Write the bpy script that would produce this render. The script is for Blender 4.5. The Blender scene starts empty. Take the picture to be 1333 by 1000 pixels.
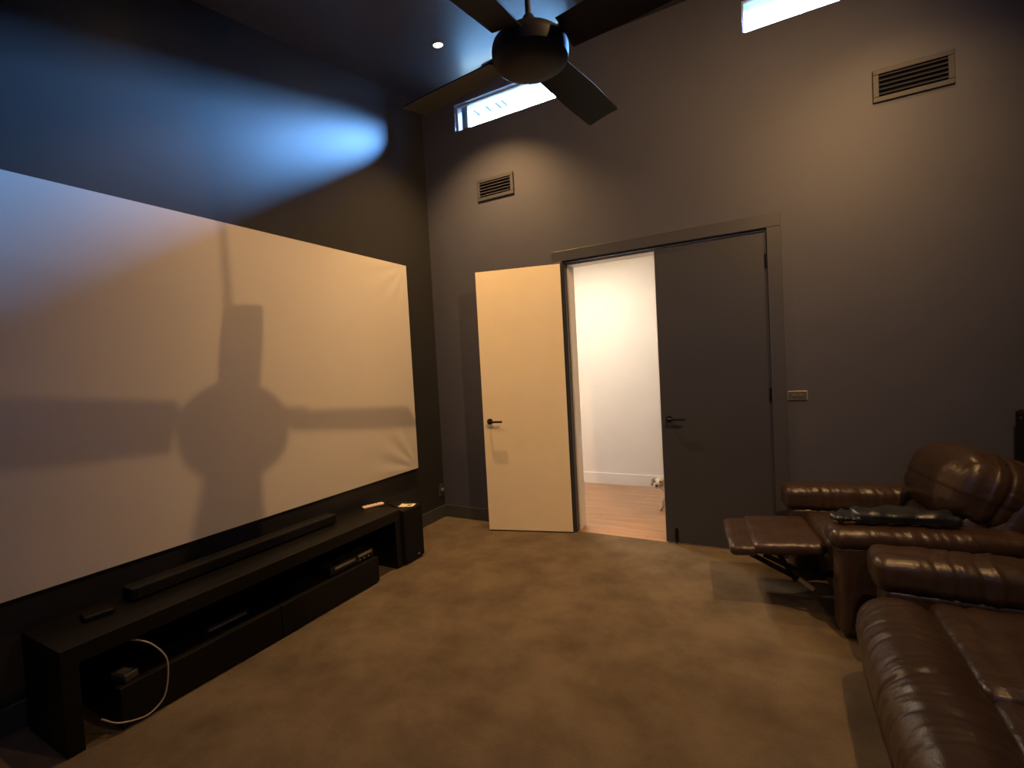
import bpy, bmesh, math, random
from mathutils import Vector, Matrix

random.seed(7)
C = bpy.context.scene.collection
SC = bpy.context.scene
PI = math.pi

# ---------------------------------------------------------------- camera
def set_camera():
    f, yaw, pitch, roll = 623.995, math.radians(28.542), math.radians(-1.991), math.radians(-3.129)
    cy, sy = math.cos(yaw), math.sin(yaw)
    w = Vector((-sy * math.cos(pitch), cy * math.cos(pitch), math.sin(pitch)))
    r = Vector((cy, sy, 0)); u = r.cross(w)
    c, s = math.cos(roll), math.sin(roll)
    r, u = r * c + u * s, -r * s + u * c
    cd = bpy.data.cameras.new('camera'); co = bpy.data.objects.new('camera', cd); C.objects.link(co)
    cd.sensor_fit = 'HORIZONTAL'; cd.sensor_width = 36; cd.lens = f / 1333 * 36; cd.clip_start = .02
    m = Matrix.Identity(4)
    for i in range(3):
        m[i][0] = r[i]; m[i][1] = u[i]; m[i][2] = -w[i]
    m.translation = (2.972, -3.899, 1.474)
    co.matrix_world = m
    SC.camera = co
set_camera()

# ---------------------------------------------------------------- world, exposure
SC.view_settings.view_transform = 'Standard'; SC.view_settings.look = 'None'
SC.view_settings.gamma = 1; SC.view_settings.use_curve_mapping = False
SC.view_settings.exposure = 0.28
SKY = 800.0
wd = bpy.data.worlds.new('overcast_sky'); SC.world = wd; wd.use_nodes = True
bg = wd.node_tree.nodes['Background']
bg.inputs[0].default_value = (.2, .47, 1, 1); bg.inputs[1].default_value = SKY
WARM = (1, .56, .225)
DOWN = {'rear': 75, 'chair_fill': 42, 'screen': 78, 'sofa': 235, 'corner': 215}
HALL_W = 24
SPOT = 138
SC.cycles.max_bounces = 10; SC.cycles.diffuse_bounces = 6
SC.cycles.sample_clamp_indirect = 6

# ---------------------------------------------------------------- materials
def mat(name, col, rough=.6, metal=0, spec=.5, noise=None, bump=None, emit=None, coat=0):
    m = bpy.data.materials.new(name); m.use_nodes = True
    nt = m.node_tree; b = nt.nodes['Principled BSDF']
    b.inputs['Base Color'].default_value = (*col, 1); b.inputs['Roughness'].default_value = rough
    b.inputs['Metallic'].default_value = metal; b.inputs['Specular IOR Level'].default_value = spec
    if coat: b.inputs['Coat Weight'].default_value = coat
    tc = nt.nodes.new('ShaderNodeTexCoord')
    if noise:                      # (scale, low factor, high factor)
        n = nt.nodes.new('ShaderNodeTexNoise'); n.inputs['Scale'].default_value = noise[0]; n.inputs['Detail'].default_value = 5
        r = nt.nodes.new('ShaderNodeValToRGB')
        r.color_ramp.elements[0].position = .3; r.color_ramp.elements[1].position = .7
        r.color_ramp.elements[0].color = (*[c * noise[1] for c in col], 1)
        r.color_ramp.elements[1].color = (*[min(1, c * noise[2]) for c in col], 1)
        nt.links.new(tc.outputs['Object'], n.inputs['Vector']); nt.links.new(n.outputs['Fac'], r.inputs[0])
        nt.links.new(r.outputs[0], b.inputs['Base Color'])
    if bump:                       # (scale, strength, distance)
        n = nt.nodes.new('ShaderNodeTexNoise'); n.inputs['Scale'].default_value = bump[0]; n.inputs['Detail'].default_value = 4
        bp = nt.nodes.new('ShaderNodeBump'); bp.inputs['Strength'].default_value = bump[1]; bp.inputs['Distance'].default_value = bump[2]
        nt.links.new(tc.outputs['Object'], n.inputs['Vector']); nt.links.new(n.outputs['Fac'], bp.inputs['Height'])
        nt.links.new(bp.outputs[0], b.inputs['Normal'])
    if emit:
        b.inputs['Emission Color'].default_value = (*emit[0], 1); b.inputs['Emission Strength'].default_value = emit[1]
    return m

def carpet_mat():
    m = mat('carpet_pile', (.1, .07, .045), .95, spec=.1)
    nt = m.node_tree; b = nt.nodes['Principled BSDF']; L = nt.links
    tc = nt.nodes.new('ShaderNodeTexCoord')
    n1 = nt.nodes.new('ShaderNodeTexNoise'); n1.inputs['Scale'].default_value = 3.2; n1.inputs['Detail'].default_value = 6; n1.inputs['Roughness'].default_value = .62
    n2 = nt.nodes.new('ShaderNodeTexNoise'); n2.inputs['Scale'].default_value = 260; n2.inputs['Detail'].default_value = 2
    r1 = nt.nodes.new('ShaderNodeValToRGB')
    r1.color_ramp.elements[0].position = .33; r1.color_ramp.elements[0].color = (.105, .082, .058, 1)
    r1.color_ramp.elements[1].position = .62; r1.color_ramp.elements[1].color = (.168, .134, .094, 1)
    r2 = nt.nodes.new('ShaderNodeValToRGB')
    r2.color_ramp.elements[0].position = .25; r2.color_ramp.elements[0].color = (.72, .72, .72, 1)
    r2.color_ramp.elements[1].position = .75; r2.color_ramp.elements[1].color = (1.25, 1.25, 1.25, 1)
    mx = nt.nodes.new('ShaderNodeMix'); mx.data_type = 'RGBA'; mx.blend_type = 'MULTIPLY'; mx.inputs[0].default_value = 1
    bp = nt.nodes.new('ShaderNodeBump'); bp.inputs['Strength'].default_value = .5; bp.inputs['Distance'].default_value = .006
    for n in (n1, n2): L.new(tc.outputs['Object'], n.inputs['Vector'])
    L.new(n1.outputs['Fac'], r1.inputs[0]); L.new(n2.outputs['Fac'], r2.inputs[0])
    L.new(r1.outputs[0], mx.inputs[6]); L.new(r2.outputs[0], mx.inputs[7]); L.new(mx.outputs[2], b.inputs['Base Color'])
    L.new(n2.outputs['Fac'], bp.inputs['Height']); L.new(bp.outputs[0], b.inputs['Normal'])
    return m

def leather_mat():
    m = mat('brown_leather', (.04, .024, .017), .31, spec=.5)
    nt = m.node_tree; b = nt.nodes['Principled BSDF']; L = nt.links
    tc = nt.nodes.new('ShaderNodeTexCoord')
    v = nt.nodes.new('ShaderNodeTexVoronoi'); v.inputs['Scale'].default_value = 240
    n = nt.nodes.new('ShaderNodeTexNoise'); n.inputs['Scale'].default_value = 9; n.inputs['Detail'].default_value = 4; n.inputs['Distortion'].default_value = .8
    r = nt.nodes.new('ShaderNodeValToRGB')
    r.color_ramp.elements[0].color = (.028, .018, .0135, 1); r.color_ramp.elements[1].color = (.054, .033, .024, 1)
    b1 = nt.nodes.new('ShaderNodeBump'); b1.inputs['Strength'].default_value = .35; b1.inputs['Distance'].default_value = .02
    b2 = nt.nodes.new('ShaderNodeBump'); b2.inputs['Strength'].default_value = .12; b2.inputs['Distance'].default_value = .002
    for q in (v, n): L.new(tc.outputs['Object'], q.inputs['Vector'])
    L.new(n.outputs['Fac'], r.inputs[0]); L.new(r.outputs[0], b.inputs['Base Color'])
    L.new(n.outputs['Fac'], b1.inputs['Height']); L.new(v.outputs['Distance'], b2.inputs['Height'])
    L.new(b1.outputs[0], b2.inputs['Normal']); L.new(b2.outputs[0], b.inputs['Normal'])
    return m

def wood_mat(name, c0, c1, rough=.35):
    m = mat(name, c0, rough)
    nt = m.node_tree; b = nt.nodes['Principled BSDF']; L = nt.links
    tc = nt.nodes.new('ShaderNodeTexCoord'); mp = nt.nodes.new('ShaderNodeMapping'); mp.inputs['Scale'].default_value = (1.2, 22, 22)
    oi = nt.nodes.new('ShaderNodeObjectInfo')
    ad = nt.nodes.new('ShaderNodeVectorMath'); ad.operation = 'ADD'
    n = nt.nodes.new('ShaderNodeTexNoise'); n.inputs['Scale'].default_value = 1.6; n.inputs['Detail'].default_value = 6; n.inputs['Distortion'].default_value = .6
    r = nt.nodes.new('ShaderNodeValToRGB')
    r.color_ramp.elements[0].position = .3; r.color_ramp.elements[0].color = (*c0, 1)
    r.color_ramp.elements[1].position = .72; r.color_ramp.elements[1].color = (*c1, 1)
    L.new(tc.outputs['Object'], mp.inputs[0]); L.new(mp.outputs[0], ad.inputs[0]); L.new(oi.outputs['Location'], ad.inputs[1])
    L.new(ad.outputs[0], n.inputs['Vector']); L.new(n.outputs['Fac'], r.inputs[0]); L.new(r.outputs[0], b.inputs['Base Color'])
    return m

M = {}
M['wall'] = mat('charcoal_wall_paint', (.064, .069, .098), .55, noise=(3, .95, 1.05), bump=(420, .06, .001))
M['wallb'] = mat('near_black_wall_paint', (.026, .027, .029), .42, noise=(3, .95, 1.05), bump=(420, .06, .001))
M['ceil'] = mat('charcoal_ceiling_paint', (.11, .108, .105), .38, noise=(2.5, .96, 1.04), bump=(300, .04, .001))
M['trim'] = mat('charcoal_gloss_trim', (.05, .054, .066), .42, noise=(5, .96, 1.04))
M['door'] = mat('charcoal_door_paint', (.042, .046, .057), .45, noise=(4, .96, 1.04))
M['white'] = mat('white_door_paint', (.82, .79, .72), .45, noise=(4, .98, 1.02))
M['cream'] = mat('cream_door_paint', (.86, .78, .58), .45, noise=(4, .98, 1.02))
M['hall'] = mat('hall_white_paint', (.8, .79, .77), .6, noise=(3, .98, 1.02))
M['screen'] = mat('screen_fabric', (.62, .6, .565), .8, spec=.2, noise=(2, .98, 1.02), bump=(700, .05, .0006))
M['black'] = mat('black_bench_finish', (.004, .004, .004), .45, spec=.3, noise=(8, .9, 1.1))
M['blackp'] = mat('black_plastic', (.006, .006, .0065), .42, spec=.35, noise=(20, .9, 1.1))
M['cloth'] = mat('black_speaker_cloth', (.007, .007, .0075), .9, spec=.2, bump=(600, .4, .001), noise=(60, .8, 1.2))
M['fan'] = mat('dark_fan_finish', (.011, .012, .015), .55, spec=.2, noise=(6, .9, 1.1))
M['metal'] = mat('black_door_furniture', (.012, .012, .013), .35, metal=.6, noise=(30, .9, 1.1))
M['steel'] = mat('brushed_steel', (.55, .53, .5), .3, metal=1, noise=(60, .9, 1.1))
M['vent'] = mat('charcoal_vent_paint', (.036, .038, .05), .55, noise=(9, .95, 1.05))
M['dark'] = mat('duct_black', (.008, .008, .01), .8, noise=(9, .9, 1.1))
M['switch'] = mat('dark_switch_plate', (.085, .078, .072), .3, noise=(20, .97, 1.03))
M['swedge'] = mat('switch_edge_highlight', (.4, .36, .33), .3, noise=(20, .97, 1.03))  # highlight along the plate rim put into its colour
M['remote'] = mat('pale_pink_remote', (.8, .62, .54), .4, noise=(20, .97, 1.03))
M['paper'] = mat('cream_paper', (.85, .8, .62), .7, noise=(30, .97, 1.03))
M['ink'] = mat('printed_grey', (.3, .28, .25), .7, noise=(30, .9, 1.1))
M['cable'] = mat('off_white_cable', (.42, .38, .31), .45, noise=(20, .95, 1.05))
M['greyp'] = mat('grey_plastic', (.16, .16, .16), .45, noise=(20, .95, 1.05))
M['darkg'] = mat('dark_grey_plastic', (.05, .05, .05), .45, noise=(20, .95, 1.05))
M['slate'] = mat('slate_blue_cloth', (.012, .016, .021), .34, noise=(18, .8, 1.2), bump=(14, .5, .02))
M['fur'] = mat('cream_fur', (.72, .62, .48), .9, noise=(24, .75, 1.2), bump=(60, .8, .01))
M['furtan'] = mat('tan_fur', (.62, .5, .36), .9, noise=(24, .75, 1.2), bump=(60, .8, .01))
M['nose'] = mat('dark_nose', (.02, .014, .012), .3, noise=(40, .9, 1.1))
M['leather'] = leather_mat(); M['carpet'] = carpet_mat()
M['plank'] = wood_mat('oak_floor_board', (.30, .165, .085), (.45, .28, .165))
M['frame'] = mat('window_frame', (.5, .5, .5), .4, noise=(9, .95, 1.05))
M['roofing'] = mat('white_roof_sheet', (.72, .72, .7), .5, noise=(6, .96, 1.04))
M['beam'] = mat('painted_beam', (.02, .018, .016), .8, spec=.1, noise=(6, .9, 1.1))
M['blocker'] = mat('dark_sky_blocker', (.03, .028, .022), .9, noise=(1, .9, 1.1))  # near black so the added blocking walls bounce little sky
M['ground'] = mat('warm_bounce_ground', (.66, .33, .13), .9, noise=(1, .9, 1.1))  # warm colour chosen so bounced blue sky lights the ceiling neutrally
M['lamp'] = mat('lamp_lens', (1, .9, .75), .4, emit=((1, .72, .42), 30))
M['lampring'] = mat('lamp_ring', (.3, .3, .3), .35, noise=(20, .95, 1.05))
def glass(name, tint):
    m = bpy.data.materials.new(name); m.use_nodes = True; nt = m.node_tree
    for n in list(nt.nodes): nt.nodes.remove(n)
    o = nt.nodes.new('ShaderNodeOutputMaterial'); mx = nt.nodes.new('ShaderNodeMixShader')
    t = nt.nodes.new('ShaderNodeBsdfTransparent'); t.inputs[0].default_value = (*tint, 1)
    g = nt.nodes.new('ShaderNodeBsdfGlossy'); g.inputs['Roughness'].default_value = .03
    fr = nt.nodes.new('ShaderNodeFresnel'); fr.inputs[0].default_value = 1.45
    nt.links.new(fr.outputs[0], mx.inputs[0]); nt.links.new(t.outputs[0], mx.inputs[1]); nt.links.new(g.outputs[0], mx.inputs[2])
    nt.links.new(mx.outputs[0], o.inputs[0])
    return m
M['glass'] = glass('clear_glass', (.93, .96, .97)); M['tint'] = glass('tinted_glass', (.11, .12, .125))

# ---------------------------------------------------------------- mesh helpers
def obj(name, bm, m, parent=None, loc=(0, 0, 0), rot=(0, 0, 0), smooth=None):
    me = bpy.data.meshes.new(name); bmesh.ops.recalc_face_normals(bm, faces=bm.faces)
    bm.to_mesh(me); bm.free()
    me.materials.append(m)
    o = bpy.data.objects.new(name, me); C.objects.link(o)
    o.location = loc; o.rotation_euler = rot
    if parent: o.parent = parent
    if smooth is not None:
        me.polygons.foreach_set('use_smooth', [True] * len(me.polygons))
        if smooth < 3: me.set_sharp_from_angle(angle=smooth)
    return o
def thing(name, label, cat, loc=(0, 0, 0), rotz=0, group=None):
    o = bpy.data.objects.new(name, None); C.objects.link(o); o.empty_display_size = .1
    o.location = loc; o.rotation_euler = (0, 0, rotz)
    return tag(o, label, cat, group)
def tag(o, label, cat=None, group=None, kind=None):
    o['label'] = label
    if cat: o['category'] = cat
    if group: o['group'] = group
    if kind: o['kind'] = kind
    return o
def struct(name, bm, m, label=None, parent=None, smooth=None):
    o = obj(name, bm, m, parent, smooth=smooth)
    if parent is None:
        o['kind'] = 'structure'
        if label: o['label'] = label
    return o
def sempty(name, label, loc=(0, 0, 0), rotz=0):
    o = bpy.data.objects.new(name, None); C.objects.link(o); o.location = loc; o.rotation_euler = (0, 0, rotz)
    o['kind'] = 'structure'; o['label'] = label
    return o
def BM(): return bmesh.new()
def box(bm, x0, x1, y0, y1, z0, z1, bev=0, seg=2):
    r = bmesh.ops.create_cube(bm, size=1)
    for v in r['verts']:
        v.co = Vector(((x0 + x1) / 2 + v.co.x * (x1 - x0), (y0 + y1) / 2 + v.co.y * (y1 - y0), (z0 + z1) / 2 + v.co.z * (z1 - z0)))
    if bev:
        es = list({e for v in r['verts'] for e in v.link_edges})
        bmesh.ops.bevel(bm, geom=es, offset=bev, segments=seg, affect='EDGES', profile=.5)
    return bm
def lathe(bm, prof, seg=32, mtx=None):
    rings = []
    for r, z in prof:
        rings.append([bm.verts.new((r * math.cos(2 * PI * k / seg), r * math.sin(2 * PI * k / seg), z)) for k in range(seg)])
    for a, b in zip(rings, rings[1:]):
        for k in range(seg):
            bm.faces.new((a[k], a[(k + 1) % seg], b[(k + 1) % seg], b[k]))
    if prof[0][0] > 1e-6: bm.faces.new(list(reversed(rings[0])))
    if prof[-1][0] > 1e-6: bm.faces.new(rings[-1])
    if mtx is not None:
        for rg in rings:
            for v in rg: v.co = mtx @ v.co
    return bm
def cyl(bm, a, b, r, seg=16):
    a, b = Vector(a), Vector(b); d = b - a
    m = Matrix.Translation(a) @ d.to_track_quat('Z', 'Y').to_matrix().to_4x4()
    return lathe(bm, [(r, 0), (r, d.length)], seg, m)
def tube(bm, pts, r, seg=10):
    pts = [Vector(p) for p in pts]; rings = []
    up = Vector((0, 0, 1))
    for i, p in enumerate(pts):
        d = (pts[min(i + 1, len(pts) - 1)] - pts[max(i - 1, 0)]).normalized()
        s = d.cross(up)
        if s.length < 1e-3: s = d.cross(Vector((0, 1, 0)))
        s.normalize(); t = s.cross(d).normalized()
        rings.append([bm.verts.new(p + (s * math.cos(2 * PI * k / seg) + t * math.sin(2 * PI * k / seg)) * r) for k in range(seg)])
    for a, b in zip(rings, rings[1:]):
        for k in range(seg): bm.faces.new((a[k], a[(k + 1) % seg], b[(k + 1) % seg], b[k]))
    bm.faces.new(rings[0]); bm.faces.new(list(reversed(rings[-1])))
    return bm
def catmull(pts, n=8):
    P = [Vector(p) for p in pts]; P = [P[0] * 2 - P[1]] + P + [P[-1] * 2 - P[-2]]; out = []
    for i in range(1, len(P) - 2):
        for k in range(n):
            t = k / n; a, b, c, d = P[i - 1], P[i], P[i + 1], P[i + 2]
            out.append(.5 * ((2 * b) + (c - a) * t + (2 * a - 5 * b + 4 * c - d) * t * t + (3 * b - a - 3 * c + d) * t ** 3))
    out.append(P[-2]); return out
def rounded(bm, ctr, size, r, n=(14, 14, 6), fn=None, mtx=None):
    """a soft block: box with rounding radius r (number or triple), even grid of n cells per axis, displaced along its normal by fn(u, v, w, normal)"""
    ctr = Vector(ctr); h = [s / 2 for s in size]
    R = min(r, *h)
    def params(a):
        k = 5; inner = max(h[a] - R, 0); out = [-h[a] + R * (1 - math.cos(PI / 2 * i / k)) for i in range(k)]
        m = max(n[a], 1)
        out += [-inner + 2 * inner * i / m for i in range(m + 1)]
        out += [h[a] - R * (1 - math.cos(PI / 2 * i / k)) for i in range(k - 1, -1, -1)]
        o2 = []
        for x in out:
            if not o2 or abs(x - o2[-1]) > 1e-5: o2.append(x)
        return o2
    ps = [params(a) for a in range(3)]
    cache = {}
    def vert(p):
        key = tuple(round(c, 5) for c in p)
        if key in cache: return cache[key]
        q = Vector([max(-(h[a] - R), min(h[a] - R, p[a])) for a in range(3)])
        d = Vector(p) - q; nn = d.normalized() if d.length > 1e-9 else Vector((0, 0, 1))
        pos = q + nn * R
        if fn: pos = pos + nn * fn(pos[0] / h[0], pos[1] / h[1], pos[2] / h[2], nn)
        pos = pos + ctr
        if mtx is not None: pos = mtx @ pos
        cache[key] = bm.verts.new(pos); return cache[key]
    for a in range(3):
        b, c = [(1, 2), (2, 0), (0, 1)][a]
        for s in (-1, 1):
            for i in range(len(ps[b]) - 1):
                for j in range(len(ps[c]) - 1):
                    q = []
                    for (x, y) in ((i, j), (i + 1, j), (i + 1, j + 1), (i, j + 1)):
                        p = [0, 0, 0]; p[a] = s * h[a]; p[b] = ps[b][x]; p[c] = ps[c][y]; q.append(vert(p))
                    if s < 0: q.reverse()
                    if len(set(q)) == 4:
                        try: bm.faces.new(q)
                        except ValueError: pass
    return bm
def grid_wall(bm, us, vs, holes, t0, t1, place):
    """slab with rectangular openings; place(u, v, t) -> point"""
    us = sorted(set(us + [h[i] for h in holes for i in (0, 1)])); vs = sorted(set(vs + [h[i] for h in holes for i in (2, 3)]))
    solid = lambda i, j: 0 <= i < len(us) - 1 and 0 <= j < len(vs) - 1 and not any(
        h[0] <= (us[i] + us[i + 1]) / 2 <= h[1] and h[2] <= (vs[j] + vs[j + 1]) / 2 <= h[3] for h in holes)
    vc = {}
    def V(i, j, t):
        if (i, j, t) not in vc: vc[(i, j, t)] = bm.verts.new(place(us[i], vs[j], t))
        return vc[(i, j, t)]
    for i in range(len(us) - 1):
        for j in range(len(vs) - 1):
            if not solid(i, j): continue
            for t in (t0, t1): bm.faces.new((V(i, j, t), V(i + 1, j, t), V(i + 1, j + 1, t), V(i, j + 1, t)))
            for di, dj, e in ((-1, 0, ((0, 0), (0, 1))), (1, 0, ((1, 0), (1, 1))), (0, -1, ((0, 0), (1, 0))), (0, 1, ((0, 1), (1, 1)))):
                if not solid(i + di, j + dj):
                    (a, b), (c, d) = e
                    bm.faces.new((V(i + a, j + b, t0), V(i + c, j + d, t0), V(i + c, j + d, t1), V(i + a, j + b, t1)))
    return bm

# ---------------------------------------------------------------- room shell
W, YB, HT, SL = 4.4, -4.6, 4.12, .165         # width, rear wall, ceiling height at the far wall, ceiling slope
WT = .18                                       # far wall thickness
DX0, DX1, DH = 1.412, 2.965, 2.36              # double-door opening
WZ0, WZ1 = 3.748, 3.996
W1, W2 = (.386, 1.555), (2.861, 4.03)
ceil_z = lambda y: HT + SL * y

struct('floor', box(BM(), -.1, W + .1, YB - .1, .02, -.1, 0), M['carpet'], 'brown cut pile carpet over the whole room')
bm = BM(); grid_wall(bm, [-.1, W + .1], [0, HT + .1], [(DX0, DX1, 0, DH), (*W1, WZ0, WZ1), (*W2, WZ0, WZ1)], 0, WT, lambda u, v, t: (u, t, v))
struct('wall_far', bm, M['wall'], 'charcoal wall with double doors and two high windows')
def side(x0, x1):
    bm = BM(); vs = []
    for x in (x0, x1):
        for (y, z) in ((YB - .1, -.02), (0, -.02), (0, HT + .05), (YB - .1, ceil_z(YB - .1) + .05)): vs.append(bm.verts.new((x, y, z)))
    bm.faces.new(vs[:4]); bm.faces.new(vs[4:])
    for k in range(4): bm.faces.new((vs[k], vs[(k + 1) % 4], vs[4 + (k + 1) % 4], vs[4 + k]))
    return bm
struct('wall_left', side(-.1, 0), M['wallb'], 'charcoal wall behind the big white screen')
struct('wall_right', side(W, W + .1), M['wall'], 'charcoal wall behind the recliners')
struct('wall_rear', box(BM(), -.1, W + .1, YB - .1, YB, -.02, ceil_z(YB) + .05), M['wall'], 'charcoal wall behind the camera')
bm = BM(); vs = [bm.verts.new((x, y, ceil_z(y) + dz)) for dz in (0, .1) for (x, y) in ((-.1, YB - .1), (W + .1, YB - .1), (W + .1, .3), (-.1, .3))]
bm.faces.new(vs[:4]); bm.faces.new(vs[4:])
for k in range(4): bm.faces.new((vs[k], vs[(k + 1) % 4], vs[4 + (k + 1) % 4], vs[4 + k]))
struct('ceiling', bm, M['ceil'], 'dark raked ceiling rising to the high windows')

def skirt(name, x0, x1, y0, y1, label):
    struct(name, box(BM(), x0, x1, y0, y1, 0, .12, .004), M['trim'], label)
ARC = .09
skirt('baseboard_far', .018, DX0 - ARC, -.018, 0, 'charcoal skirting board from the screen wall to the white door')
skirt('baseboard_far.001', DX1 + ARC, W, -.018, 0, 'charcoal skirting board behind the reclined chair')
skirt('baseboard_left', 0, .018, YB, 0, 'charcoal skirting board under the screen')
skirt('baseboard_right', W - .018, W, YB, -.018, 'charcoal skirting board along the right wall')

# architrave round the double doors (mitred flat boards with a raised outer edge)
t1 = sempty('trim_1', 'charcoal architrave around the double doorway')
def arch_leg(x0, x1, z0, z1): return box(BM(), x0, x1, -.02, 0, z0, z1, .003)
obj('side_board', arch_leg(DX0 - ARC, DX0, 0, DH), M['trim'], t1)
obj('side_board', arch_leg(DX1, DX1 + ARC, 0, DH), M['trim'], t1)
obj('head_board', arch_leg(DX0 - ARC, DX1 + ARC, DH, DH + ARC), M['trim'], t1)
# jamb lining: dark on the room side, white towards the hall
bm = BM(); box(bm, DX0, DX0 + .012, 0, .06, 0, DH); box(bm, DX1 - .012, DX1, 0, .06, 0, DH); box(bm, DX0, DX1, 0, .06, DH - .012, DH)
obj('jamb_lining', bm, M['trim'], t1)
bm = BM(); box(bm, DX0, DX0 + .025, .06, WT + .012, 0, DH, .002); box(bm, DX1 - .025, DX1, .06, WT + .012, 0, DH, .002); box(bm, DX0, DX1, .06, WT + .012, DH - .025, DH, .002)
o = obj('hall_side_jamb', bm, M['white'], t1); o['label'] = 'white painted jamb facing the hall'
for (x0, x1, z0, z1) in ((DX0 - .07, DX0 + .005, 0, DH), (DX1 - .005, DX1 + .07, 0, DH), (DX0 - .07, DX1 + .07, DH - .005, DH + .07)):
    obj('hall_board', box(BM(), x0, x1, WT, WT + .015, z0, z1, .002), M['white'], t1)

# high windows
def window(name, rng, label, rough_side):
    w = sempty(name, label, (rng[0], 0, WZ0)); L, H = rng[1] - rng[0], WZ1 - WZ0
    bm = BM(); b = .011; y0, y1 = .045, .085
    for (x0, x1, z0, z1) in ((0, L, 0, b), (0, L, H - b, H), (0, b, b, H - b), (L - b, L, b, H - b)): box(bm, x0, x1, y0, y1, z0, z1, .002)
    obj('window_frame', bm, M['frame'], w)
    obj('pane', box(BM(), b, L - b, .062, .068, b, H - b), M['glass'], w)
    if rough_side: obj('side_stile', box(BM(), .035, .105, .07, .11, b, H - b, .003), M['white'], w)
    return w
window('window_1', W1, 'narrow high window above the doors, partly behind the fan', 1)
window('window_2', W2, 'narrow high window at the top right, sky beyond', 0)

# ---------------------------------------------------------------- hall beyond the doors
HY = 1.69; HX0, HX1, HH = -.8, 4.6, 2.7
hf = sempty('floor_hall', 'oak board floor of the hall beyond the doorway')
pw = .13; mesh_cache = {}
y = WT - .165; k = 0
while y < HY:
    x = HX0 - random.uniform(0, 1.2)
    w = min(pw, HY - y + .01)
    while x < HX1:
        L = random.choice((1.4, 1.8, 2.2)); x0, x1 = max(x, HX0), min(x + L, HX1)
        if x1 - x0 > .05 and x1 > HX0:
            p = obj('plank', box(BM(), x0 + .0008, x1 - .0008, y + .0008, y + w - .0008, -.02, .002, .0012, 1), M['plank'], hf)
        x += L
    y += pw; k += 1
struct('wall_hall', box(BM(), HX0, HX1, HY, HY + .1, 0, HH), M['hall'], 'white hall wall seen through the open doorway')
bm = BM(); grid_wall(bm, [WT, HY], [0, HH], [(.7, 1.1, .1, .5)], HX0 - .1, HX0, lambda u, v, t: (t, u, v))
struct('wall_hall_end', bm, M['hall'], 'white end wall of the hall with an added low window')
struct('wall_hall_end.001', box(BM(), HX1, HX1 + .1, WT, HY + .1, 0, HH), M['hall'], 'white right end wall of the hall')
struct('ceiling_hall', box(BM(), HX0 - .1, HX1 + .1, WT, HY + .1, HH, HH + .1), M['hall'], 'white hall ceiling')
struct('wall_hall_near', grid_wall(BM(), [HX0 - .1, HX1 + .1], [0, HH], [(DX0, DX1, 0, DH)], WT, WT + .004, lambda u, v, t: (u, t, v)), M['hall'], 'white hall side of the doorway wall')
struct('baseboard_hall', box(BM(), HX0, HX1, HY - .015, HY, 0, .135, .004), M['hall'], 'tall white skirting board in the hall')
w3 = sempty('added_hall_window', 'unseen low window added to bring cool light into the hall', (HX0, .7, .1))  # added out of view so cool daylight reaches the lower hall wall
bm = BM()
for (a, b, c, d) in ((0, .4, 0, .03), (0, .4, .37, .4), (0, .03, .03, .37), (.37, .4, .03, .37)): box(bm, -.08, -.03, a, b, c, d)
obj('window_frame', bm, M['white'], w3); obj('pane', box(BM(), -.058, -.052, .03, .37, .03, .37), M['tint'], w3)  # pane darkened to dim the sky through the added opening

# ---------------------------------------------------------------- outdoors above the high windows
struct('ground', box(BM(), -14, 18, 1.9, 26, -.4, -.3), M['ground'], 'ground outside, coloured to bounce neutral light to the ceiling')
struct('sky_blocker', box(BM(), -16, 20, 10, 10.3, -.4, 6.4), M['blocker'], 'unseen wall added outside to block the low sky')  # added out of view to cut low sky light from the windows
struct('sky_blocker.001', box(BM(), 6.2, 6.4, .3, 10, -.4, 6.3), M['blocker'], 'unseen side wall added outside to block sky from the right')  # added to keep the right window's sky light off the left wall
ev = thing('roof_eave', 'white lined eave above the high windows outside', 'eave', (W / 2, WT, 4.3))
obj('soffit', box(BM(), -4, 4, 0, .6, 0, .012), M['roofing'], ev); obj('fascia', box(BM(), -4, 4, .6, .63, -.03, .2), M['roofing'], ev)
for x, w in ((-1.66, .012), (-1.73, .006), (-1.85, .006), (-2.0, .006), (-2.15, .006), (-2.3, .012)):
    obj('batten', box(BM(), x - w, x + w, 0, .6, -.02, 0), M['beam'], ev)

# ---------------------------------------------------------------- doors
def lever(name, parent, x, y, z, sgn, m, out=-1):
    """round rose with a straight lever; out = side of the leaf, sgn = direction of the lever"""
    bm = BM()
    lathe(bm, [(.026, 0), (.026, .007), (.022, .009)], 28, Matrix.Translation((x, y, z)) @ Matrix.Rotation(PI / 2 * -out, 4, 'X'))
    h = obj(name, bm, m, parent, smooth=.6)
    bm = BM(); tube(bm, catmull([(x, y + out * .006, z), (x, y + out * .04, z), (x + sgn * .012, y + out * .052, z), (x + sgn * .06, y + out * .054, z), (x + sgn * .125, y + out * .054, z)], 6), .009, 12)
    obj('lever', bm, m, h, smooth=.8)
    return h
LW, LH, LT = .762, 2.325, .035
# white face of the left leaf, folded back almost flat against the wall: local x from hinge to free edge
ang = math.atan2(-.25, -.968)
d1 = sempty('door_1', 'white-faced door leaf folded open against the wall, lit warm', (DX0 - .008, -.045, .012), ang)
obj('leaf', box(BM(), 0, LW, -.033, 0, 0, LH, .0015), M['door'], d1)
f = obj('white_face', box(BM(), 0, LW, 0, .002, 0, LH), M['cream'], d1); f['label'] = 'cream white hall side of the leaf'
lever('door_handle', d1, LW - .062, .002, .985, -1, M['metal'], out=1)
for z in (.2, 1.16, 2.1):
    obj('hinge', cyl(BM(), (-.004, -.036, z - .05), (-.004, -.036, z + .05), .007, 12), M['metal'], d1)
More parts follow.
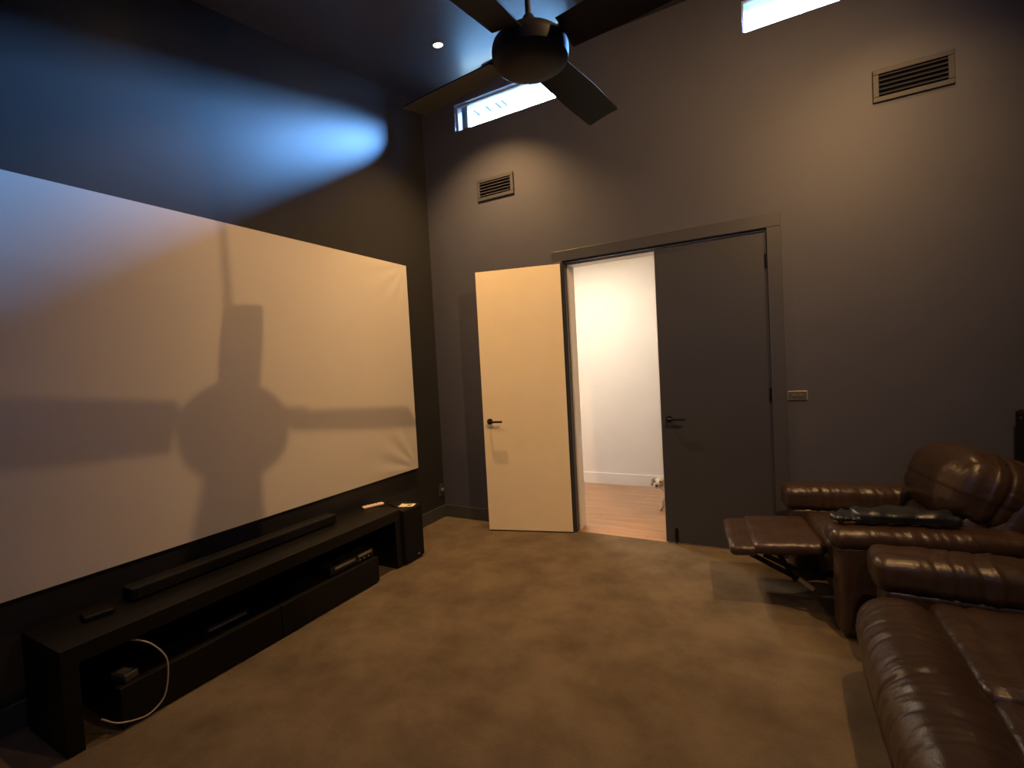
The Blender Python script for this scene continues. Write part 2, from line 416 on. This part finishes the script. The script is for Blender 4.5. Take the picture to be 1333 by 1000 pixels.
# right leaf, shut
d2 = sempty('door_2', 'closed charcoal door leaf on the right of the doorway', (DX1 - .008, .01, .01))
obj('leaf', box(BM(), -LW - .012, -.004, 0, LT, 0, LH, .0015), M['door'], d2)
e = obj('leaf_edge', box(BM(), -LW - .016, -LW - .012, .004, LT + .003, 0, LH), M['white'], d2); e['label'] = 'white painted closing edge of the leaf'
lever('door_handle', d2, -LW + .05, 0, .99, 1, M['metal'], out=-1)
for z in (.2, 1.17, 2.12):
    obj('hinge', cyl(BM(), (.002, -.012, z - .05), (.002, -.012, z + .05), .0085, 12), M['metal'], d2)
b = obj('floor_bolt', box(BM(), -.705, -.68, -.008, 0, .01, .115, .003), M['metal'], d2)
bm = BM(); cyl(bm, (-.6925, -.013, -.008), (-.6925, -.013, .1), .005, 10); cyl(bm, (-.6925, -.013, .08), (-.6925, -.028, .08), .004, 8)
obj('bolt_rod', bm, M['metal'], b)

# ---------------------------------------------------------------- air vents
def vent(label, x0, x1, z0, z1):
    v = thing('air_vent', label, 'vent', ((x0 + x1) / 2, 0, z0), group='wall air vents above the doors')
    w, h = (x1 - x0) / 2, z1 - z0; fb = .032
    obj('backing', box(BM(), -w + .01, w - .01, -.004, -.0005, .01, h - .01), M['dark'], v)
    bm = BM()
    for (a, b_, c, d) in ((-w, w, 0, fb), (-w, w, h - fb, h), (-w, -w + fb, fb, h - fb), (w - fb, w, fb, h - fb)): box(bm, a, b_, -.016, 0, c, d, .003)
    obj('frame', bm, M['vent'], v)
    n = 5; hh = h - 2 * fb; me = None
    for i in range(n):
        zc = fb + hh * (i + .5) / n
        bm = BM(); box(bm, -w + fb, w - fb, -.011, .011, -.0015, .0015)
        o = obj('slat', bm, M['vent'], v, (0, -.014, zc), (math.radians(38), 0, 0))
vent('charcoal air vent below the left high window', .598, .982, 3.036, 3.234)
vent('charcoal air vent under the top right window', 3.592, 3.991, 3.03, 3.233)

# ---------------------------------------------------------------- switch and outlet
sw = thing('light_switch', 'small horizontal switch plate on the wall right of the doors', 'switch', (3.123, 0, 1.167))
obj('edge_rim', box(BM(), -.0605, .0605, -.006, 0, -.0345, .0345, .004), M['swedge'], sw)
obj('plate', box(BM(), -.057, .057, -.0085, -.004, -.0325, .031, .002), M['switch'], sw)
for x in (-.02, .02):
    obj('rocker', box(BM(), x - .014, x + .014, -.0125, -.008, -.012, .01, .003), M['switch'], sw)
ol = thing('wall_outlet', 'dark power outlet low on the screen wall by the corner', 'outlet', (0, -.055, .28))
obj('plate', box(BM(), 0, .008, -.036, .036, -.058, .058, .003), M['trim'], ol)
obj('plug', box(BM(), .008, .032, -.016, .016, -.012, .018, .005), M['greyp'], ol)

# ---------------------------------------------------------------- screen
SY0, SY1, SZ0, SZ1 = -3.76, -.427, .585, 2.459
ps = thing('projector_screen', 'huge white projection screen stretched across the left wall', 'screen', (0, (SY0 + SY1) / 2, SZ0))
sw_, sh = (SY1 - SY0) / 2, SZ1 - SZ0
bm = BM()
for (a, b_, c, d) in ((-sw_, sw_, 0, .05), (-sw_, sw_, sh - .05, sh), (-sw_, -sw_ + .05, .05, sh - .05), (sw_ - .05, sw_, .05, sh - .05)): box(bm, .002, .034, a, b_, c, d, .003)
obj('frame', bm, M['dark'], ps)
bm = BM(); NY, NZ = 150, 90; gv = []
def pucker(yy, zz):
    d = 0
    for cy, cz, s in ((sw_, 0, 1), (-sw_, sh, 1.3), (sw_, sh, .35), (-sw_, 0, .8)):
        dy, dz = abs(yy - cy), abs(zz - cz); r = math.hypot(dy, dz)
        a = math.atan2(dz, dy + 1e-6)
        d += s * .0045 * math.sin(a * 15) * math.exp(-((r - .22) / .28) ** 2) * min(1, min(dy, dz) / .06)
    # long soft drag lines coming in from the near top corner
    q = (zz - sh + .30) + .12 * (yy + sw_)
    d += .004 * math.exp(-(q / .06) ** 2) * math.exp(-((yy + sw_) / .9) ** 2)
    return d
for i in range(NY + 1):
    row = []
    for j in range(NZ + 1):
        yy, zz = -sw_ + 2 * sw_ * i / NY, sh * j / NZ
        row.append(bm.verts.new((.041 + pucker(yy, zz), yy, zz)))
    gv.append(row)
for i in range(NY):
    for j in range(NZ): bm.faces.new((gv[i][j], gv[i + 1][j], gv[i + 1][j + 1], gv[i][j + 1]))
bd = [gv[i][0] for i in range(NY + 1)] + [gv[NY][j] for j in range(1, NZ + 1)] + [gv[i][NZ] for i in range(NY - 1, -1, -1)] + [gv[0][j] for j in range(NZ - 1, 0, -1)]
bk = [bm.verts.new((.006, v.co.y + (.001 if v.co.y > 0 else -.001), v.co.z)) for v in bd]
for k in range(len(bd)): bm.faces.new((bd[k], bd[(k + 1) % len(bd)], bk[(k + 1) % len(bd)], bk[k]))
obj('fabric', bm, M['screen'], ps, smooth=.9)

# ---------------------------------------------------------------- TV bench and what stands on it
BX0, BX1, BY0, BY1, BH = .06, .45, -3.145, -1.15, .44
tb = thing('tv_bench', 'long low black TV bench with open bays under the screen', 'bench', ((BX0 + BX1) / 2, (BY0 + BY1) / 2, 0))
ox, oy = -(BX0 + BX1) / 2, -(BY0 + BY1) / 2
def bpart(name, x0, x1, y0, y1, z0, z1, bev=.003, m='black'): return obj(name, box(BM(), x0 + ox, x1 + ox, y0 + oy, y1 + oy, z0, z1, bev), M[m], tb)
bpart('top_board', BX0, BX1, BY0, BY1, BH - .075, BH)
bpart('end_panel', BX0, BX1 - .004, BY0, BY0 + .06, 0, BH - .075); bpart('end_panel', BX0, BX1 - .004, BY1 - .06, BY1, 0, BH - .075)
bpart('back_panel', BX0, BX0 + .015, BY0 + .06, BY1 - .06, .12, BH - .075)
bpart('lower_cabinet', .1, .455, -2.97, -1.43, .015, .185)
for k in range(2):
    y0 = -2.97 + .77 * k
    bpart('drawer_front', .455, .475, y0 + .002, y0 + .768, .012, .187)
sb = thing('soundbar', 'slim black soundbar lying along the bench top', 'soundbar', (.18, -2.18, BH))
obj('body', box(BM(), -.05, .047, -.62, .62, .006, .066, .006), M['blackp'], sb)
obj('grille', box(BM(), .045, .052, -.6, .6, .01, .06, .003), M['cloth'], sb)
for yy in (-.5, .5): obj('foot', box(BM(), -.04, .04, yy - .03, yy + .03, 0, .008), M['blackp'], sb)
bx = thing('set_top_box', 'tiny flat black box on the near end of the bench top', 'box', (.21, -2.93, BH), math.radians(-8))
obj('body', box(BM(), -.045, .045, -.055, .055, .002, .024, .006), M['blackp'], bx)
obj('front_strip', box(BM(), .043, .047, -.045, .045, .006, .018), M['cloth'], bx)
rm = thing('remote_control', 'pale pink slim remote control on the bench top', 'remote', (.185, -1.165, BH), math.atan2(-.06, .15) + PI / 2 + 1.0)
rm.rotation_euler[2] = math.atan2(.145, .06) - PI / 2
bm = BM(); rounded(bm, (0, 0, .01), (.046, .17, .02), .0095, (4, 10, 1)); obj('body', bm, M['remote'], rm, smooth=1.2)
for k in range(4):
    bm = BM(); lathe(bm, [(.006, 0), (.006, .0015)], 12, Matrix.Translation((0, -.055 + k * .028, .0198))); obj('button', bm, M['greyp'], rm)
su = thing('subwoofer', 'black box subwoofer on the carpet at the far end of the bench', 'subwoofer', (.29, -1.03, 0))
obj('cabinet', box(BM(), -.17, .165, -.112, .112, .012, .425, .006), M['blackp'], su)
obj('front_grille', box(BM(), .163, .18, -.108, .108, .016, .42, .006), M['cloth'], su)
obj('badge', box(BM(), .179, .182, .028, .05, .038, .052, .001), M['steel'], su)
for (a, b_) in ((-.13, -.08), (.13, -.08), (-.13, .08), (.13, .08)):
    bm = BM(); lathe(bm, [(.018, 0), (.018, .013)], 14, Matrix.Translation((a, b_, 0))); obj('foot', bm, M['blackp'], su)
pp = thing('paper_card', 'cream printed card lying on top of the subwoofer', 'paper', (.40, -1.015, .425), math.radians(20))
bm = BM(); n = 8; rows = []
for i in range(n + 1):
    u = i / n; rows.append([bm.verts.new((-.06 + .12 * u, s * .04, .002 + .006 * abs(u - .4) + dz)) for s in (-1, 1) for dz in (0, .0008)])
for a, b_ in zip(rows, rows[1:]):
    for i, j in ((0, 2), (1, 3), (0, 1), (2, 3)): bm.faces.new((a[i], a[j], b_[j], b_[i]))
bm.faces.new([rows[0][i] for i in (0, 1, 3, 2)]); bm.faces.new([rows[-1][i] for i in (0, 1, 3, 2)])
obj('sheet', bm, M['paper'], pp); obj('printed_block', box(BM(), .005, .035, -.02, .015, .0058, .0066), M['ink'], pp)
pn = thing('dark_pen', 'thin dark pen beside the cream card', 'pen', (.285, -1.06, .4305), math.radians(75))
bm = BM(); cyl(bm, (0, -.065, 0), (0, .05, 0), .0055, 12); obj('barrel', bm, M['blackp'], pn, smooth=.8)
bm = BM(); lathe(bm, [(.0055, 0), (.0015, .016)], 12, Matrix.Translation((0, -.065, 0)) @ Matrix.Rotation(PI / 2, 4, 'X')); obj('tip', bm, M['greyp'], pn)
md = thing('media_player', 'black media player with a pale display strip in the bench bay', 'player', (.31, -1.63, .187))
obj('case', box(BM(), -.13, .13, -.19, .19, .008, .062, .003), M['blackp'], md)
obj('display_strip', box(BM(), .129, .133, .05, .17, .04, .058, .001), M['steel'], md)
obj('disc_tray', box(BM(), .129, .132, -.15, .02, .034, .05, .001), M['greyp'], md)
for yy in (.06, .1, .14):
    bm = BM(); lathe(bm, [(.007, 0), (.006, .006)], 12, Matrix.Translation((.129, yy, .022)) @ Matrix.Rotation(PI / 2, 4, 'Y')); obj('knob', bm, M['greyp'], md)
for (a, b_) in ((-.1, -.15), (.1, -.15), (-.1, .15), (.1, .15)): obj('foot', box(BM(), a - .012, a + .012, b_ - .012, b_ + .012, 0, .009), M['blackp'], md)
rt = thing('network_router', 'flat dark box on the lower cabinet in the bench middle', 'router', (.30, -2.45, .187))
obj('case', box(BM(), -.09, .09, -.12, .12, .003, .04, .008), M['blackp'], rt); obj('vent_strip', box(BM(), .0885, .092, -.1, .1, .014, .026), M['greyp'], rt)
pa = thing('power_adapter', 'grey power adapter at the near end of the lower cabinet', 'adapter', (.40, -2.92, .186), math.radians(15))
obj('case', box(BM(), -.045, .045, -.03, .03, 0, .035, .006), M['darkg'], pa); obj('label_plate', box(BM(), -.025, .025, -.018, .018, .0345, .0356), M['greyp'], pa)
cb = thing('white_cable', 'off white cable looping out of the near bench bay', 'cable', (.45, -2.85, .03))
pts = [(.40, -2.90, .355), (.43, -2.875, .345), (.47, -2.838, .315), (.49, -2.80, .25), (.492, -2.79, .19), (.49, -2.80, .10), (.487, -2.82, .05), (.484, -2.87, .02), (.475, -2.92, .022), (.47, -2.985, .05), (.42, -3.02, .075)]
bm = BM(); tube(bm, [Vector(p) - Vector((.45, -2.85, .03)) for p in catmull(pts, 8)], .0036, 8); obj('cord', bm, M['cable'], cb, smooth=1.2)
bm = BM(); tube(bm, [Vector(p) - Vector((.45, -2.85, .03)) for p in (pts[0], pts[1])], .0065, 10); obj('plug', bm, M['cable'], cb, smooth=.8)

# ---------------------------------------------------------------- ceiling fan
FX, FY, FZ, FR, FTH = 2.204, -2.199, 2.657, .648, math.radians(82.46)
fan = thing('ceiling_fan', 'dark four-bladed ceiling fan on a long rod', 'fan', (FX, FY, FZ))
top = ceil_z(FY) - FZ
bm = BM(); lathe(bm, [(.0, -.055), (.07, -.054), (.118, -.046), (.142, -.028), (.146, -.008), (.146, .012)], 48); obj('bottom_cap', bm, M['fan'], fan, smooth=.7)
bm = BM(); lathe(bm, [(.146, .012), (.142, .03), (.118, .052), (.08, .066), (.05, .082), (.032, .11), (.022, .135), (.018, .14)], 48); obj('motor_housing', bm, M['fan'], fan, smooth=.9)
bm = BM(); cyl(bm, (0, 0, .13), (0, 0, top - .06), .0115, 18); obj('downrod', bm, M['fan'], fan, smooth=.8)
bm = BM(); lathe(bm, [(.02, top - .11), (.05, top - .095), (.07, top - .05), (.074, top + .02)], 36); obj('canopy', bm, M['fan'], fan, smooth=.9)
bl_me = ir_me = None
for k in range(4):
    a = FTH + k * PI / 2
    if bl_me is None:
        bm = BM(); N = 24; rows = []
        for i in range(N + 1):
            t = i / N; r = .15 + (FR - .15) * t
            w = .066 + .012 * min(1, t * 2)
            if t > .97: w -= .006 * ((t - .97) / .03) ** 2
            tw = math.radians(-15 + 4 * t)
            row = []
            for s in range(9):
                q = -1 + s / 4; c = .006 * (1 - q * q)
                for dz in (.0045, -.0045):
                    y_, z_ = q * w, c + dz * (1 - .5 * q * q)
                    row.append(bm.verts.new((r, y_ * math.cos(tw) - z_ * math.sin(tw), y_ * math.sin(tw) + z_ * math.cos(tw))))
            rows.append(row)
        for A, B in zip(rows, rows[1:]):
            for s in range(8):
                for o_ in (0, 1): bm.faces.new((A[2 * s + o_], A[2 * s + 2 + o_], B[2 * s + 2 + o_], B[2 * s + o_]))
            for e_ in (0, 16): bm.faces.new((A[e_], A[e_ + 1], B[e_ + 1], B[e_]))
        for rw in (rows[0], rows[-1]):
            for s in range(8): bm.faces.new((rw[2 * s], rw[2 * s + 2], rw[2 * s + 3], rw[2 * s + 1]))
        ob = obj('blade', bm, M['fan'], fan, (0, 0, .012), (0, 0, a), smooth=.6); bl_me = ob.data
        bm = BM(); box(bm, .10, .215, -.032, .032, .012, .02, .003)
        for xx in (.17, .2): lathe(bm, [(.006, .02), (.006, .024)], 10, Matrix.Translation((xx, 0, 0)))
        oi = obj('blade_iron', bm, M['steel'], fan, (0, 0, .014), (math.radians(-14), 0, a)); oi.rotation_euler = (0, 0, a); ir_me = oi.data
    else:
        ob = bpy.data.objects.new('blade', bl_me); C.objects.link(ob); ob.parent = fan; ob.location = (0, 0, .012); ob.rotation_euler = (0, 0, a)
        oi = bpy.data.objects.new('blade_iron', ir_me); C.objects.link(oi); oi.parent = fan; oi.location = (0, 0, .014); oi.rotation_euler = (0, 0, a)

# ---------------------------------------------------------------- recessed downlights
def downlight(x, y, key, label, aim=None, spot=None, soft=.03):
    d = thing('downlight', label, 'downlight', (x, y, ceil_z(y) - .001), group='recessed ceiling downlights')
    d.rotation_euler = (math.atan(SL), 0, 0)
    bm = BM(); lathe(bm, [(.034, -.002), (.036, -.006), (.046, -.006), (.048, -.0005)], 32); obj('trim_ring', bm, M['lampring'], d, smooth=.7)
    bm = BM(); lathe(bm, [(.0, -.0035), (.033, -.0035), (.033, -.001)], 24); obj('lens', bm, M['lamp'], d)
    ld = bpy.data.lights.new('bulb', 'SPOT'); ld.energy = DOWN[key]; ld.color = WARM; ld.spot_size = math.radians(SPOT); ld.spot_blend = 1; ld.shadow_soft_size = .03
    lo = bpy.data.objects.new('bulb', ld); C.objects.link(lo); lo.parent = d; lo.location = (0, 0, -.04)
    if spot: ld.spot_size = math.radians(spot)
    ld.shadow_soft_size = soft
    if aim:
        q = (Vector(aim) - Vector((x, y, ceil_z(y) - .04))).normalized(); q.rotate(Matrix.Rotation(-math.atan(SL), 3, 'X'))
        lo.rotation_euler = q.to_track_quat('-Z', 'Y').to_euler()
downlight(.785, -.774, 'corner', 'lit downlight in the raked ceiling near the screen wall corner', spot=108)
downlight(.785, -2.27, 'screen', 'lit downlight in the ceiling above the middle of the screen', spot=105)
downlight(3.75, -2.27, 'sofa', 'lit downlight in the ceiling above the sofa', (1.8, 0, 1.75), 120, .02)
downlight(3.75, -.774, 'chair_fill', 'downlight added in the ceiling to light the reclined chair', spot=100)  # fill added over the chair to brighten its leather

downlight(3.75, -3.77, 'rear', 'lit downlight in the low rear part of the ceiling behind the sofa', spot=115)

# unseen ceiling lamp, added to light the hall from above
hl = thing('hall_fill_lamp', 'unseen round lamp added on the hall ceiling to light it', 'lamp', (1.1, .62, HH))
bm = BM(); lathe(bm, [(.12, -.05), (.14, -.03), (.14, 0)], 32); obj('shade', bm, M['lamp'], hl, smooth=.8)
ld = bpy.data.lights.new('bulb', 'AREA'); ld.shape = 'DISK'; ld.size = .3; ld.energy = HALL_W; ld.color = (1, .84, .66)
lo = bpy.data.objects.new('bulb', ld); C.objects.link(lo); lo.parent = hl; lo.location = (0, 0, -.06)

# ---------------------------------------------------------------- leather seating
def crease(v, c, w): return math.exp(-((v - c) / w) ** 2)
def pad_fn(puff, wr=(), amp=.004):
    def fn(u, v, w, n):
        d = puff * max(0, 1 - u * u) * max(0, 1 - v * v) * (1 if n.z > .2 else .25)
        for ax, c, wd, a in wr: d += a * crease((u, v, w)[ax], c + .04 * math.sin(3 * (v if ax == 0 else u)), wd)
        d += amp * (math.sin(9 * u + 4 * v) * math.sin(5 * v - 3 * u) * .6 + math.sin(17 * u - 6 * v + 2 * w) * .25)
        return d
    return fn
LT_ = M['leather']
def soft(name, parent, x0, x1, y0, y1, z0, z1, r, n=(16, 16, 5), fn=None, mtx=None):
    bm = BM(); rounded(bm, ((x0 + x1) / 2, (y0 + y1) / 2, (z0 + z1) / 2), (x1 - x0, y1 - y0, z1 - z0), r, n, fn, mtx)
    return obj(name, bm, LT_, parent, smooth=3.2)
def welt(name, parent, pts, r=.006):
    bm = BM(); tube(bm, catmull(pts, 6), r, 8); return obj(name, bm, LT_, parent, smooth=3.2)
def arm_wr(seed):
    q = random.Random(seed); return [(0, q.uniform(-.7, .8), q.uniform(.010, .024), q.choice((-.004, .0035, -.0045))) for _ in range(11)]

# reclined armchair: local -x faces the screen, origin on the floor under its front
rc = thing('recliner_chair', 'brown leather recliner tipped back with its footrest out', 'armchair', (3.12, -.62, 0), math.radians(9))
soft('base', rc, .12, .86, -.28, .28, .06, .34, .03, (8, 8, 4))
def arm(parent, y0, y1, x0, x1, ztop, seed, thick=.155, rr=.052):
    a = soft('arm_body', parent, x0 + .035, x1, y0 + .015, y1 - .015, .02, ztop - thick + .02, .03, (12, 6, 8), pad_fn(.006, amp=.003))
    p = soft('arm_pad', parent, x0, x1 - .08, y0, y1, ztop - thick, ztop, rr, (70, 8, 4), pad_fn(.012, arm_wr(seed), .003))
    return a, p
arm(rc, .26, .455, -.06, .92, .60, 1)
arm(rc, -.455, -.27, .02, .92, .565, 2, .10, .045)
soft('seat_cushion', rc, .04, .62, -.262, .262, .30, .46, .06, (16, 16, 4), pad_fn(.03, [(0, .5, .05, -.008), (1, .3, .03, -.005)]))
# tipped back with a fat pillow
tilt = Matrix.Translation((.60, 0, .38)) @ Matrix.Rotation(math.radians(34), 4, 'Y')
soft('backrest', rc, .0, .2, -.31, .31, -.05, .58, .08, (8, 16, 16), pad_fn(.02, amp=.004), tilt)
soft('lumbar_pillow', rc, -.12, .08, -.27, .27, .0, .26, .085, (8, 24, 14), pad_fn(.03, [(2, .2, .06, -.012), (1, -.55, .05, -.008), (1, .5, .05, -.008)], .005), tilt)
hp = Matrix.Translation((.76, 0, .70)) @ Matrix.Rotation(math.radians(24), 4, 'Y')
soft('head_pillow', rc, -.21, .20, -.30, .30, -.19, .19, .155, (14, 30, 14), pad_fn(.02, [(0, .1, .06, -.012), (0, -.25, .05, -.010), (0, .4, .05, -.008), (1, -.72, .05, -.010), (1, .72, .05, -.010), (2, -.2, .1, -.008)], .005), hp)
# footrest: main pad, front lip, welt, scissor links
ft = Matrix.Translation((-.40, -.02, .375)) @ Matrix.Rotation(math.radians(-3), 4, 'Y')
fr_ = soft('footrest', rc, .08, .44, -.262, .262, -.035, .035, .033, (16, 18, 3), pad_fn(.014, [(0, .6, .05, -.005)], .0025), ft)
lip = soft('footrest_lip', rc, -.04, .105, -.262, .262, -.042, .018, .028, (8, 18, 3), pad_fn(.006, amp=.002), ft)
for s in (-1, 1):
    lk = BM()
    for (a, b_) in (((-.33, .33), (-.08, .20)), ((-.26, .33), (-.02, .22)), ((-.18, .335), (-.10, .19)), ((-.08, .2), (.14, .27))):
        p0, p1 = Vector((a[0], s * .21, a[1])), Vector((b_[0], s * .21, b_[1])); d = p1 - p0
        mt = Matrix.Translation((p0 + p1) / 2) @ Matrix.Rotation(-math.atan2(d.z, d.x), 4, 'Y')
        r = bmesh.ops.create_cube(lk, size=1)
        for v in r['verts']: v.co = mt @ Vector((v.co.x * d.length, v.co.y * .008, v.co.z * .028))
    link = obj('footrest_link', lk, M['metal'], rc)
    bm = BM(); r = bmesh.ops.create_cube(bm, size=1)
    mt = Matrix.Translation((-.055, s * .225, .185)) @ Matrix.Rotation(math.radians(38), 4, 'Y')
    for v in r['verts']: v.co = mt @ Vector((v.co.x * .09, v.co.y * .01, v.co.z * .022))
    o = obj('bright_end', bm, M['steel'], link); o['label'] = 'bright steel end of the link'

# two-seat recliner sofa, closed, facing the screen
sf = thing('leather_sofa', 'brown leather two-seat sofa with closed footrests in the foreground', 'sofa', (3.25, -2.0, 0))
arm(sf, .64, .88, .085, .98, .555, 3); arm(sf, -.88, -.64, .085, .98, .555, 4)
soft('base', sf, .10, .98, -.63, .63, .05, .30, .03, (8, 16, 4))
def roll_fn(cs):
    def fn(u, v, w, n):
        d = .012 * max(0, 1 - v * v)
        for c, a in cs: d += .6 * a * crease(v, c + .035 * math.sin(2.2 * u + c * 9), .014 if c else .02) * max(0, 1 - (u * .7) ** 2)
        d += .0012 * math.sin(8 * v + 3 * u) * math.sin(5 * w + 2 * v)
        return d
    return fn
CR = [(.80, -.003), (.70, .0035), (.52, -.004), (.36, .0035), (.30, -.004), (.12, -.004), (0, -.016), (-.10, .004), (-.16, -.005), (-.26, .0045), (-.33, -.005), (-.45, .004), (-.52, -.005), (-.66, -.004), (-.8, .004)]
soft('front_roll', sf, .0, .285, -.632, .632, .17, .44, .13, (10, 150, 6), roll_fn(CR))
for s in (1, -1):
    y0, y1 = (.003, .625) if s > 0 else (-.625, -.003)
    soft('front_flap', sf, .03, .12, y0 + .002, y1 - .002, .035, .30, .035, (4, 30, 12), pad_fn(.006, amp=.003))
    soft('seat_cushion', sf, .25, .80, y0, y1, .25, .42, .05, (20, 22, 5), pad_fn(.022, [(0, -.6, .05, -.007), (1, s * -.2, .03, -.005), (0, .2, .04, -.004)], .004))
    soft('back_cushion', sf, .70, .95, y0, y1, .38, .74, .1, (8, 22, 14), pad_fn(.03, amp=.005))
    soft('head_cushion', sf, .74, 1.0, y0, y1, .70, 1.0, .11, (8, 22, 12), pad_fn(.03, amp=.005))
soft('back_frame', sf, .92, 1.1, -.80, .80, .04, .95, .05, (4, 12, 12))

# folded cloth on the near arm of the recliner
fc = thing('folded_throw', 'dark slate folded throw lying along the near arm of the recliner', 'throw', (3.53, -.86, .578), math.radians(9))
def throw_fn(u, v, w, n): return .006 * math.sin(5 * u + 2 * v) + .004 * math.sin(11 * u - 3 * v) + .01 * (1 - u * u) * (n.z > .2)
bm = BM(); rounded(bm, (0, 0, .032), (.44, .14, .056), .026, (24, 10, 3), throw_fn); obj('fold', bm, M['slate'], fc, smooth=3.2)
bm = BM(); rounded(bm, (-.24, .0, .018), (.14, .12, .022), .0105, (10, 8, 2), throw_fn); o = obj('loose_corner', bm, M['slate'], fc, smooth=3.2)

# speaker on a stand in the far right corner
sp = thing('speaker_stand', 'black speaker stand in the corner behind the reclined chair', 'stand', (4.295, -.16, 0))
bm = BM(); lathe(bm, [(.1, 0), (.1, .012), (.03, .02), (.0, .02)], 28); obj('base_disc', bm, M['metal'], sp, smooth=.6)
bm = BM(); cyl(bm, (0, 0, .018), (0, 0, .755), .014, 14); obj('pole', bm, M['metal'], sp, smooth=.8)
obj('top_plate', box(BM(), -.06, .06, -.06, .06, .755, .762, .002), M['metal'], sp)
s2 = thing('surround_speaker', 'black box speaker at the right edge of the photo', 'speaker', (4.295, -.16, .762))
obj('cabinet', box(BM(), -.08, .09, -.085, .085, 0, .31, .006), M['blackp'], s2)
obj('grille', box(BM(), -.094, -.078, -.08, .08, .008, .302, .005), M['cloth'], s2)
bm = BM(); lathe(bm, [(.0, 0), (.006, 0), (.006, .003)], 12, Matrix.Translation((-.094, 0, .27)) @ Matrix.Rotation(-PI / 2, 4, 'Y')); obj('badge', bm, M['steel'], s2)

# ---------------------------------------------------------------- little dog peeking round the door, in the hall
dg = thing('small_dog', 'small cream dog peeking round the closed door from the hall', 'dog', (2.1, .85, .002))
def skin(name, verts, edges, rad, m, parent, sub=2):
    me = bpy.data.meshes.new(name); me.from_pydata(verts, edges, []); me.materials.append(m)
    o = bpy.data.objects.new(name, me); C.objects.link(o); o.parent = parent
    o.modifiers.new('skin', 'SKIN'); sv = me.skin_vertices[0].data
    for i, r in enumerate(rad): sv[i].radius = (r, r) if not isinstance(r, tuple) else r
    sv[0].use_root = True
    md_ = o.modifiers.new('sub', 'SUBSURF'); md_.levels = sub; md_.render_levels = sub
    o.modifiers['skin'].use_smooth_shade = True
    return o
# body runs along +x behind the door; the head is turned back towards the room (-y)
V_ = [(.30, .03, .19), (.16, .02, .19), (.02, 0, .195), (-.06, -.005, .215), (-.105, -.025, .265), (-.125, -.05, .292), (-.128, -.10, .278), (-.129, -.13, .268),
      (-.06, -.045, .15), (-.095, -.055, .085), (-.105, -.06, .03), (-.125, -.065, .012),
      (-.04, .055, .15), (-.06, .06, .085), (-.065, .06, .03), (-.085, .06, .012),
      (.32, -.04, .15), (.29, -.05, .10), (.345, -.05, .065), (.325, -.05, .02), (.305, -.05, .012),
      (.32, .09, .15), (.29, .1, .10), (.345, .1, .065), (.325, .1, .02), (.305, .1, .012),
      (.37, .03, .215), (.41, .03, .27), (.40, .03, .31)]
E_ = [(0, 1), (1, 2), (2, 3), (3, 4), (4, 5), (5, 6), (6, 7), (2, 8), (8, 9), (9, 10), (10, 11), (2, 12), (12, 13), (13, 14), (14, 15),
      (0, 16), (16, 17), (17, 18), (18, 19), (19, 20), (0, 21), (21, 22), (22, 23), (23, 24), (24, 25), (0, 26), (26, 27), (27, 28)]
R_ = [.075, .07, .075, .06, .052, .058, .032, .024, .036, .022, .017, .017, .036, .022, .017, .017, .042, .03, .02, .018, .017, .042, .03, .02, .018, .017, .025, .02, .018]
skin('body', V_, E_, R_, M['fur'], dg)
for s in (-1, 1):
    bm = BM(); rounded(bm, (0, 0, 0), (.03, .045, .085), .0149, (3, 4, 6)); o = obj('ear', bm, M['furtan'], dg, (-.125 + s * .062, -.045, .285), (.15, s * -.3, 0), smooth=3.2)
    bm = BM(); bmesh.ops.create_uvsphere(bm, u_segments=16, v_segments=10, radius=.0085); obj('eye', bm, M['nose'], dg, (-.127 + s * .026, -.104, .303), smooth=3.2)
bm = BM(); bmesh.ops.create_uvsphere(bm, u_segments=16, v_segments=10, radius=.0125); obj('nose', bm, M['nose'], dg, (-.129, -.153, .272), smooth=3.2)
bm = BM(); tube(bm, catmull([(-.145, -.145, .256), (-.129, -.152, .252), (-.113, -.145, .256)], 5), .003, 8); obj('mouth', bm, M['nose'], dg, smooth=3.2)

# ---------------------------------------------------------------- portals for the window openings
def portal(loc, rot, sx, sy):
    ld = bpy.data.lights.new('daylight_portal', 'AREA'); ld.shape = 'RECTANGLE'; ld.size = sx; ld.size_y = sy; ld.cycles.is_portal = True
    lo = bpy.data.objects.new('daylight_portal', ld); C.objects.link(lo); lo.location = loc; lo.rotation_euler = rot
for rg in (W1, W2): portal(((rg[0] + rg[1]) / 2, .2, (WZ0 + WZ1) / 2), (-PI / 2, 0, 0), rg[1] - rg[0], WZ1 - WZ0)
portal((HX0 - .12, .9, .3), (PI / 2, 0, -PI / 2), .4, .4)
